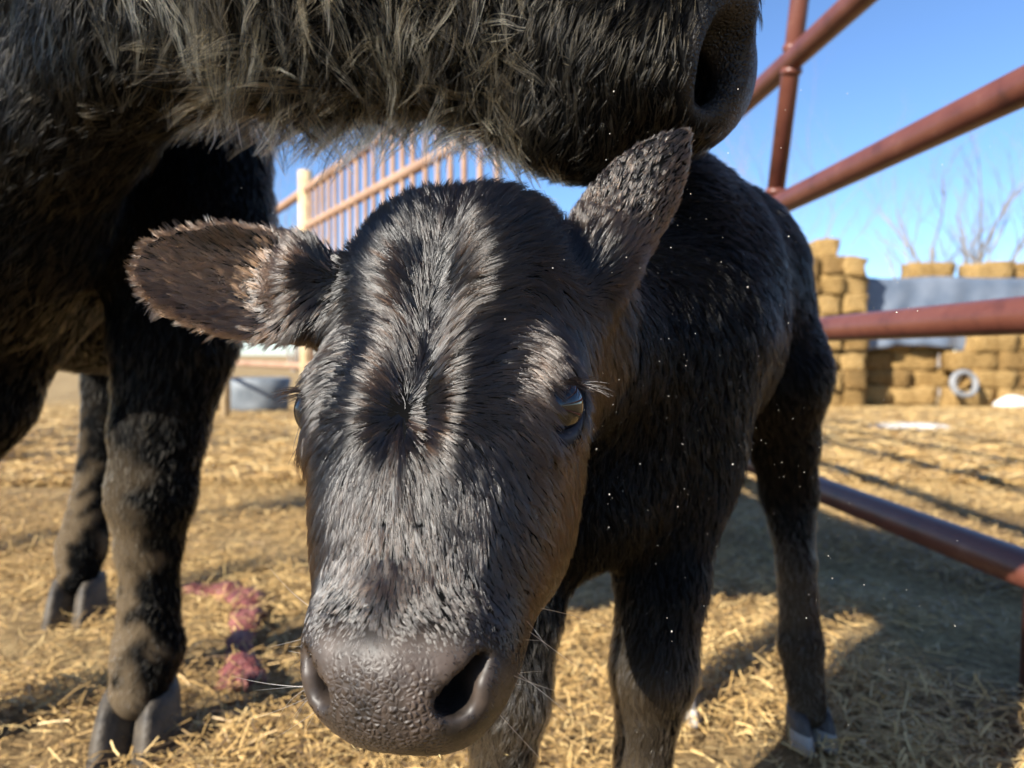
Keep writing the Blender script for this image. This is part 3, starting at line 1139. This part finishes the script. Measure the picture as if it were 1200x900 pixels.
    def bare_w(p):
        r = np.zeros(len(p))
        for sy in (-1, 1):
            q = p - np.array([.152, .568 + sy * .070, .724])
            r = np.maximum(r, 1 - smoothstep(.034, .044, np.sqrt((q ** 2 @ np.array([1, 1, .5])))))
        return np.maximum(r, smoothstep(.158, .178, p[:, 0] - .25 * (p[:, 2] - .76)))

    bare = bare_w(V)
    float_attr(me, 'bare', bare)
    float_attr(me, 'pebble', bare)
    float_attr(me, 'lid', np.zeros(len(V)))
    float_attr(me, 'sunlit_dust', smoothstep(.50, .15, V[:, 2]) * np.clip(.18 + .25 * noise(V, 42, 4) + .3 * noise(V, 110, 2) - .35 * N[:, 0], 0, .32))  # leg dust, painted stronger on the sunward side to look lit
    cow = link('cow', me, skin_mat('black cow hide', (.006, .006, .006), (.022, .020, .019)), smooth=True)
    tag(cow, 'big shaggy black cow standing over the calf with muzzle stretched past its ear', 'cow')

    def shag(p):          # long locks on the jaw, cheek and throat
        return smoothstep(.045, -.03, p[:, 0]) * smoothstep(-.36, -.22, p[:, 0]) * smoothstep(.64, .66, p[:, 2])

    def cdir(p, n):
        return flow(p)

    def clen_base(p, n):
        return clen(p, n, 0.0)

    def clen(p, n, k=1.0):
        s = shag(p) * k
        mz = smoothstep(.02, .12, p[:, 0])
        base = np.interp(p[:, 2], [0, .15, .4, .6, .9], [.009, .010, .014, .021, .022])
        L = base * (1 - s) + .060 * s
        tail = (p[:, 1] > 2.3) & (p[:, 2] < .5)
        return np.where(tail, .15, L * (1 - mz) + .013 * mz) * (1 + .2 * noise(p, 20, 3))

    def clift(p, n):
        return .35 + .10 * shag(p)

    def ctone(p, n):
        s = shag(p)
        lg = smoothstep(.55, .30, p[:, 2]) * np.clip(.25 + .35 * noise(p, 42, 4) - .4 * n[:, 0], 0, 1)  # dusty leg hair, its sunward side painted lighter
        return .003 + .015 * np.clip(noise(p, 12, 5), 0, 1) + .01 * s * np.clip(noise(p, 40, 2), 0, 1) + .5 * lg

    dcam = np.linalg.norm(V - np.array([0, 0, CAM_H]), axis=1)
    dn = np.interp(dcam, [.5, .8, 1.3, 2.2], [2.6, 1.5, .7, .25]) * (1 - bare) * (V[:, 2] > .07)
    sh = shag(V)
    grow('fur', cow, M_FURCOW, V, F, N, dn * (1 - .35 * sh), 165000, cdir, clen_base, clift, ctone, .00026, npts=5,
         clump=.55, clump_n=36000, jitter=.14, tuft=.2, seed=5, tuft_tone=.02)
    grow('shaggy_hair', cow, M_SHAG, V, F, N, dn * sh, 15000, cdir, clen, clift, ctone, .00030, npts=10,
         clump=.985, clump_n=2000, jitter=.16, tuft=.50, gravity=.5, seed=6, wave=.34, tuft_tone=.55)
    # muzzle skin around nostrils is bare; hooves
    mh = noise_mat('cow hoof horn', [(.3, (.028, .024, .020)), (.7, (.13, .105, .075))], 18, rough=.6)
    cl = claw_mesh('cow_hoof_claw', .120, .060, .088)
    cl.materials.append(mh)
    for (ft, ya) in LEG:
        for s in (-1, 1):
            if s < 0:
                hf = empty('hoof', ft)
                hf.parent = cow
            o = link('claw', cl)
            R_ = Matrix.Rotation(math.radians(ya), 4, 'Z')
            o.rotation_euler = (0, 0, math.radians(ya + s * 4))
            o.location = R_ @ Vector((s * .0255, .006, -.012))
            o.parent = hf
    me_ = plain('cow eye', (.01, .008, .008), .06, .8)
    for sy in (-1, 1):
        bm = bmesh.new()
        bmesh.ops.create_uvsphere(bm, u_segments=20, v_segments=14, radius=.024)
        m = bpy.data.meshes.new('eye')
        bm.to_mesh(m)
        bm.free()
        o = link('eye', m, me_, None, smooth=True)
        o.location = (-.165, .622 + sy * .092, .945)
        o.parent = cow
    return cow


COW = build_cow()


# ================================================================== PIPE FENCE ON THE RIGHT
def gate_x(y):
    return 0.84 - 0.0576 * y


def build_gate():
    root = empty('pipe_fence', (gate_x(2.0), 2.0, 0))
    tag(root, 'rust red steel pipe fence with five rails running away beside the calf', 'fence')
    for z in (.20, .572, .93, 1.29, 1.65):
        tube('rail', [(gate_x(y), y, z + (.012 if abs(z - .572) < .01 else 0)) for y in (-1.2, 1.0, 3.0, 7.0)], .0295, M_RUST, root, 24)
    tube('brace', [(gate_x(2.017), 2.017, .955), (gate_x(1.876) - .0, 1.876, 1.45), (gate_x(1.82), 1.82, 1.63)], .0235, M_RUST, root, 20)
    for y, z in ((2.012, .972), (1.925, 1.262), (1.915, 1.318), (1.828, 1.615)):
        tube('weld_bead', [(gate_x(y), y + .002, z - .009), (gate_x(y), y, z), (gate_x(y), y - .002, z + .009)], [.0245, .0285, .0245], M_RUST, root, 18)
    for y in (1.10, 4.2, 7.0):
        tube('post', [(gate_x(y) + .034, y - .02, -.10), (gate_x(y) + .075, y, 1.70)], .036, M_RUST, root, 20)


build_gate()


def build_side_fence():
    root = empty('pipe_fence', (-4.8, 3.1, 0))
    tag(root, 'rust red pipe fence standing across the pen beyond the cow hindquarters', 'fence')
    for z in (.20, .565, .93, 1.29, 1.65):
        tube('rail', [(-8.0, 3.3, z), (-2.85, 3.05, z)], .0295, M_RUST, root, 16)
    for x, y in ((-7.9, 3.3), (-5.4, 3.175), (-2.9, 3.05)):
        tube('post', [(x, y + .07, -.1), (x, y + .07, 1.72)], .036, M_RUST, root, 16)


build_side_fence()


# ================================================================== FENCE BEHIND, LEFT
def build_back_fence():
    A0, D = np.array([-1.02, 4.25]), nrm(np.array([-.52, .853]))
    root = empty('rod_fence', (-1.02, 4.25, 0))
    tag(root, 'far fence of rusty upright rods hung from a pipe rail on tan posts', 'fence')

    def at(t, z):
        q = A0 + D * t
        return (q[0], q[1], z)

    def g(t):
        q = A0 + D * t
        return float(ground_z(q[0], q[1]))
    for z, r in ((1.60, .030), (1.36, .026), (.45, .026)):
        tube('rail', [at(-2.1, z), at(9, z - .02)], r, M_RUST2, root, 12)
    for t in (.64, 3.6, 6.6):
        tube('post', [at(t, g(t) - .1), at(t, 1.72)], .046, M_POST, root, 14)
    for i in range(20):
        t = .52 - i * .125
        tube('rod', [at(t, .30), at(t + random.uniform(-.01, .01), 1.58)], .0125, M_RUST2, root, 8)


build_back_fence()


# ================================================================== HAY STACK
def bale_mesh(seed, sx=.92, sy=.46, sz=.39):
    rng = np.random.default_rng(seed)
    bm = bmesh.new()
    bmesh.ops.create_cube(bm, size=1)
    bmesh.ops.subdivide_edges(bm, edges=bm.edges[:], cuts=3, use_grid_fill=True)
    vs = np.array([v.co[:] for v in bm.verts])
    n = np.stack([noise(vs * 3 + seed, 2.2, k) for k in range(3)], 1)
    for v, d in zip(bm.verts, n):
        c = v.co
        rnd = 1 - .035 * (abs(c.x) + abs(c.y) + abs(c.z) - .5)
        v.co = Vector((c.x * sx * rnd + d[0] * .045, c.y * sy * rnd + d[1] * .05, c.z * sz * rnd + d[2] * .03))
    me = bpy.data.meshes.new('hay_bale')
    bm.to_mesh(me)
    bm.free()
    me.materials.append(M_BALE)
    me.polygons.foreach_set('use_smooth', np.ones(len(me.polygons), bool))
    return me


def bale_mat():
    m, nt, out = mat_new('baled hay')
    b = nt.nodes.new('ShaderNodeBsdfPrincipled')
    tc = nt.nodes.new('ShaderNodeTexCoord')
    mp = nt.nodes.new('ShaderNodeMapping')
    mp.inputs['Scale'].default_value = (1, 1, 2.6)
    nt.links.new(tc.outputs['Object'], mp.inputs[0])
    f = tex_noise(nt, 9, 8, .7, mp.outputs[0])
    c1 = ramp(nt, [(.30, (.14, .085, .035)), (.5, (.38, .245, .095)), (.72, (.58, .41, .19))], f)
    oi = nt.nodes.new('ShaderNodeObjectInfo')
    c2 = ramp(nt, [(0, (.50, .46, .44)), (.5, (.85, .82, .76)), (1, (1.0, 1.0, 1.0))], oi.outputs['Random'])
    mx = nt.nodes.new('ShaderNodeMix')
    mx.data_type = 'RGBA'
    mx.blend_type = 'MULTIPLY'
    mx.inputs[0].default_value = 1
    nt.links.new(c1, mx.inputs[6])
    nt.links.new(c2, mx.inputs[7])
    nt.links.new(mx.outputs[2], b.inputs['Base Color'])
    setin(b, Roughness=.95)
    b.inputs['Specular IOR Level'].default_value = .08
    nt.links.new(bump(nt, f, 1.0, .06), b.inputs['Normal'])
    nt.links.new(b.outputs[0], out.inputs[0])
    return m


M_BALE = bale_mat()
BALES = [bale_mesh(s) for s in range(4)]
Y0 = 15.0
GZ = float(ground_z(8.0, 15.0))


ORD = ('bottom', 'second', 'third', 'fourth', 'fifth', 'sixth', 'seventh', 'eighth', 'ninth')


def bale(x, y, z, rz, label, group):
    o = bpy.data.objects.new('hay_bale', random.choice(BALES))
    COL.objects.link(o)
    o.location = (x, y, z)
    o.rotation_euler = (random.uniform(-.07, .07), random.uniform(-.07, .07), rz + random.uniform(-.10, .10))
    o.scale = (random.uniform(1.0, 1.08), random.uniform(.98, 1.1), random.uniform(1.0, 1.08))
    tag(o, label, 'hay bale', group)


# uncovered columns at the left end (bales end-on)
for i in range(-2, 4):
    top = (8, 9, 9, 8, 9, 8)[i + 2]
    for k in range(top):
        bale(5.55 + i * .49 + random.uniform(-.03, .03), Y0 + .35 + random.uniform(-.06, .06) - .05 * (k % 2), GZ + .20 + k * .385, math.pi / 2, '%s hay bale up in the uncovered column %s' % (ORD[k], ('right beside the grey tarp', 'second from the grey tarp', 'third from the grey tarp', 'fourth from the grey tarp', 'fifth from the grey tarp', 'sixth from the grey tarp')[3 - i]), 'uncovered end columns of the hay stack')
# wall under the tarp
for k in range(4):
    for i in range(9):
        x = 7.75 + i * .95 + (.4 if k % 2 else 0)
        bale(x, Y0 + .3 + random.uniform(-.05, .05) + (.60 if i < 2 else 0), GZ + .20 + k * .385, 0, '%s row hay bale under the tarp edge, %s along from the end columns' % (ORD[k].capitalize(), ('first', 'second', 'third', 'fourth', 'fifth', 'sixth', 'seventh', 'eighth', 'ninth')[i]), 'lower wall of the hay stack')
for x, LT in ((9.0, 'loose hay bale on top of the tarp in front of the many stemmed tree'), (10.25, 'middle one of three loose hay bales on top of the grey tarp'), (11.35, 'loose hay bale on top of the tarp farthest from the end columns')):
    bale(x, Y0 + .8, GZ + .20 + 7 * .385 - .02, 0, LT, 'bales on top of the tarp')


def build_tarp():
    nx, nz = 90, 26
    V = []
    for i in range(nx):
        for j in range(nz):
            s, t = i / (nx - 1), j / (nz - 1)
            x = 7.05 + s * 9.2
            # over the top, then down the front
            top = GZ + 2.76 - .10 * s + .02 * math.sin(x * 2.1)
            if t < .3:
                y, z = Y0 + 1.2 - t / .3 * .75, top + .02 * math.sin(x * 3)
            else:
                q = (t - .3) / .7
                y = Y0 + .45 - .12 * q
                z = top - q * (1.62 + .18 * math.sin(x * 1.3))
            y += .045 * math.sin(x * 5.2 + 2.0 * t) * t + .03 * math.sin(x * 11 + 5 * t) * t
            V.append((x, y, z))
    F = [(i * nz + j, i * nz + j + 1, (i + 1) * nz + j + 1, (i + 1) * nz + j) for i in range(nx - 1) for j in range(nz - 1)]
    me = bpy.data.meshes.new('tarp')
    me.from_pydata(V, [], F)
    m, nt, out = mat_new('grey tarp')
    b = nt.nodes.new('ShaderNodeBsdfPrincipled')
    nt.links.new(ramp(nt, [(.3, (.085, .11, .15)), (.7, (.15, .175, .215))], tex_noise(nt, 2.2, 5)), b.inputs['Base Color'])
    setin(b, Roughness=.42)
    nt.links.new(b.outputs[0], out.inputs[0])
    o = link('tarp', me, m, smooth=True)
    md = o.modifiers.new('thick', 'SOLIDIFY')
    md.thickness = .012
    tag(o, 'wrinkled grey tarp pulled over the top of the hay stack', 'tarp')


build_tarp()


def build_tyre():
    bm = bmesh.new()
    n, k = 40, 14
    R, r = .235, .062
    rings = []
    for i in range(n):
        a = 2 * math.pi * i / n
        ring = []
        for j in range(k):
            b = 2 * math.pi * j / k
            rr = r * (1.0 if math.cos(b) > -.3 else .8)
            ring.append(bm.verts.new(((R + rr * math.cos(b)) * math.cos(a), 1.25 * r * math.sin(b), (R + rr * math.cos(b)) * math.sin(a))))
        rings.append(ring)
    for i in range(n):
        for j in range(k):
            bm.faces.new((rings[i][j], rings[i][(j + 1) % k], rings[(i + 1) % n][(j + 1) % k], rings[(i + 1) % n][j]))
    me = bpy.data.meshes.new('tyre')
    bm.normal_update()
    bm.to_mesh(me)
    bm.free()
    o = link('tyre', me, noise_mat('whitewashed rubber', [(.3, (.13, .135, .14)), (.7, (.27, .27, .27))], 8, rough=.7), smooth=True)
    o.location = (9.22, Y0 - .22, GZ + .50)
    o.rotation_euler = (math.radians(-12), 0, 0)
    tag(o, 'pale grey tyre leaning upright against the hay wall', 'tyre')


build_tyre()


def lump(name, loc, size, mat, seed, flat=.35, sub=3):
    bm = bmesh.new()
    bmesh.ops.create_icosphere(bm, subdivisions=sub, radius=1)
    vs = np.array([v.co[:] for v in bm.verts])
    d = 1 + .22 * noise(vs + seed, 2.2, seed % 5) + .08 * noise(vs + seed, 6, seed % 3)
    for v, k in zip(bm.verts, d):
        z = v.co.z * k
        v.co = Vector((v.co.x * k * size[0], v.co.y * k * size[1], max(z, -flat) * size[2]))
    me = bpy.data.meshes.new(name)
    bm.to_mesh(me)
    bm.free()
    o = link(name, me, mat, smooth=True)
    o.location = loc
    return o


M_SACK = noise_mat('white woven sack', [(.3, (.55, .53, .50)), (.7, (.78, .76, .72))], 12, rough=.7)
for i, (x, sx) in enumerate(((10.15, .34), (10.75, .30))):
    o = lump('feed_sack', (x, Y0 - .35, GZ + .085), (sx, .24, .20), M_SACK, 3 + i)
    tag(o, ('slumped white feed sack at the foot of the hay wall, one nearer the tyre', 'small white feed sack at the foot of the hay wall, one farther from the tyre')[i], 'sack', 'white sacks by the hay')

o = lump('ice_patch', (3.15, 5.6, float(ground_z(3.15, 5.6)) + .012), (.30, .16, .03), noise_mat('dirty ice', [(.3, (.55, .58, .60)), (.7, (.75, .76, .76))], 9, rough=.25), 9, flat=.3)
tag(o, 'small pale patch of ice lying on the straw beyond the rails', 'ice')


# ================================================================== PALE TROUGH, AFTERBIRTH
def build_tank():
    root = empty('water_trough', (-3.15, 9.0, float(ground_z(-3.15, 9))))
    z0 = root.location.z
    m = noise_mat('pale poly trough', [(.3, (.09, .105, .12)), (.7, (.20, .22, .235))], 5, rough=.5)
    V, F = [], []
    n = 28
    prof = [(.34, 0), (.37, .10), (.38, .30), (.40, .42), (.36, .44), (.33, .36), (.30, .15)]
    for r, z in prof:
        for k in range(n):
            a = 2 * math.pi * k / n
            V.append((-3.15 + r * math.cos(a), 9 + .7 * r * math.sin(a), z0 + z))
    for i in range(len(prof) - 1):
        for k in range(n):
            F.append((i * n + k, i * n + (k + 1) % n, (i + 1) * n + (k + 1) % n, (i + 1) * n + k))
    F.append(tuple((len(prof) - 1) * n + k for k in range(n)))
    F.append(tuple(range(n - 1, -1, -1)))
    me = bpy.data.meshes.new('basin')
    me.from_pydata(V, [], F)
    link('basin', me, m, root, smooth=True)
    tube('pipe', [(-3.7, 9.1, z0), (-3.7, 9.1, z0 + .75), (-3.5, 9.05, z0 + .78)], .03, M_RUST2, root, 10)
    root.location = root.location
    tag(root, 'pale round water trough standing on the ground beyond the far legs', 'trough')


build_tank()


def build_afterbirth():
    pts = [(-.72, 1.55), (-.64, 1.56), (-.57, 1.52), (-.52, 1.42), (-.50, 1.32), (-.465, 1.22), (-.425, 1.13), (-.39, 1.10)]
    rs = [.010, .022, .026, .022, .015, .014, .024, .008]
    V, F = [], []
    n = 12
    fine = []
    for i in range(len(pts) - 1):
        for t in np.linspace(0, 1, 6, endpoint=False):
            fine.append(((1 - t) * np.array(pts[i]) + t * np.array(pts[i + 1]), (1 - t) * rs[i] + t * rs[i + 1]))
    for i, (p, r) in enumerate(fine):
        d = fine[min(i + 1, len(fine) - 1)][0] - fine[max(i - 1, 0)][0]
        d = d / max(np.linalg.norm(d), 1e-6)
        sd = np.array([-d[1], d[0]])
        for k in range(n):
            a = 2 * math.pi * k / n
            rr = r * (1 + .35 * math.sin(i * 1.7 + 3 * a) * math.sin(i * .9))
            V.append((p[0] + sd[0] * rr * 1.5 * math.cos(a), p[1] + sd[1] * rr * 1.5 * math.cos(a), .012 + max(.7 * rr * math.sin(a), -.01) + .006 * math.sin(i)))
    for i in range(len(fine) - 1):
        for k in range(n):
            F.append((i * n + k, i * n + (k + 1) % n, (i + 1) * n + (k + 1) % n, (i + 1) * n + k))
    me = bpy.data.meshes.new('afterbirth')
    me.from_pydata(V, [], F)
    m = noise_mat('wet red membrane', [(.28, (.08, .018, .018)), (.5, (.20, .06, .055)), (.62, (.30, .12, .095)), (.75, (.42, .27, .15))], 26, rough=.45, bump_s=1.0, bump_d=.015, spec=.4)
    o = link('afterbirth', me, m, smooth=True)
    tag(o, 'wet pinkish red afterbirth strung across the straw behind the cow hoof', 'afterbirth')


build_afterbirth()


# ================================================================== BARE TREES
def bare_tree(name, loc, height, spread, stems, seed, label, mat, thick=.10):
    rng = random.Random(seed)
    root = empty(name, loc)
    V, F = [], []
    CV, CF = [], []

    def seg(a, b, ra, rb, VV, FF, n=5):
        d = (b - a).normalized()
        ref = Vector((0, 0, 1)) if abs(d.z) < .9 else Vector((1, 0, 0))
        uu = d.cross(ref).normalized()
        vv = uu.cross(d)
        s = len(VV)
        for p, r in ((a, ra), (b, rb)):
            for k in range(n):
                t = 2 * math.pi * k / n
                VV.append(tuple(p + (uu * math.cos(t) + vv * math.sin(t)) * r))
        for k in range(n):
            FF.append((s + k, s + (k + 1) % n, s + n + (k + 1) % n, s + n + k))

    def grow_b(p, d, L, r, depth):
        n = 4
        for i in range(n):
            d = (d + Vector((rng.gauss(0, .09), rng.gauss(0, .09), rng.gauss(.03, .05)))).normalized()
            q = p + d * (L / n)
            r2 = r * .86
            if depth == 0:
                seg(p, q, r, r2, V, F, 8)
            else:
                seg(p, q, r, r2, CV, CF, 5 if depth < 2 else 3)
            p, r = q, r2
            if depth < 4 and i > 0:
                for _ in range(rng.choice((1, 1, 2)) if depth < 3 else 1):
                    side = Vector((rng.gauss(0, 1), rng.gauss(0, 1), rng.uniform(-.1, .6))).normalized()
                    grow_b(p, (d + side * rng.uniform(.5, .85)).normalized(), L * rng.uniform(.45, .62), r * .58, depth + 1)
    base = Vector(loc)
    for s in range(stems):
        a = 2 * math.pi * s / stems + rng.uniform(-.3, .3)
        d = Vector((math.cos(a) * spread, math.sin(a) * spread, 1)).normalized()
        grow_b(base + Vector((math.cos(a), math.sin(a), -1)) * .1, d, height * rng.uniform(.75, 1), thick, 0)
    for nm, vv, ff in (('trunk', V, F), ('crown', CV, CF)):
        me = bpy.data.meshes.new(nm)
        me.from_pydata(vv, [], ff)
        link(nm, me, mat, root, smooth=True)
    tag(root, label, 'tree', 'bare trees behind the hay stack')


M_BARK = noise_mat('grey bare bark', [(.3, (.20, .17, .145)), (.7, (.34, .29, .24))], 8, rough=.9)


def tree_at(px, d):
    return ((px - 600) / FPX * d, d, float(ground_z(0, d)))


bare_tree('bare_tree', tree_at(1105, 26), 5.6, .32, 7, 5, 'many stemmed leafless tree rising directly behind the bale on the tarp', M_BARK, .13)
bare_tree('bare_tree', tree_at(925, 85), 20.0, .30, 4, 12, 'tall faint leafless tree far behind the uncovered hay columns', M_BARK, .13)
bare_tree('bare_tree', tree_at(345, 60), 13.0, .30, 4, 13, 'leafless tree far off behind the rod fence', M_BARK, .12)


# ================================================================== FLOATING CHAFF
def build_chaff():
    rng = np.random.default_rng(5)
    n = 560
    d = rng.uniform(.30, .62, n)
    px = rng.normal(770, 190, n)
    py = rng.normal(480, 230, n)
    ctr = np.array([P(a, b, c) for a, b, c in zip(px, py, d)])
    r = rng.uniform(.05, 1, n) ** 3 * .00030 + .00008
    off = np.array([(1, 0, 0), (-1, 0, 0), (0, 1, 0), (0, -1, 0), (0, 0, 1), (0, 0, -1)], float)
    V = ctr[:, None] + off[None] * r[:, None, None] * rng.uniform(.6, 1.5, (n, 6, 1))
    Ft = np.array([(0, 2, 4), (2, 1, 4), (1, 3, 4), (3, 0, 4), (2, 0, 5), (1, 2, 5), (3, 1, 5), (0, 3, 5)])
    F = (np.arange(n) * 6)[:, None, None] + Ft[None]
    me = np_mesh('airborne_chaff', V.reshape(-1, 3), F.reshape(-1, 3))
    o = link('airborne_chaff', me, plain('pale chaff', (.75, .70, .6), .8))
    tag(o, 'tiny bright specks of chaff drifting in the air beside the calf', 'chaff', kind='stuff')


build_chaff()
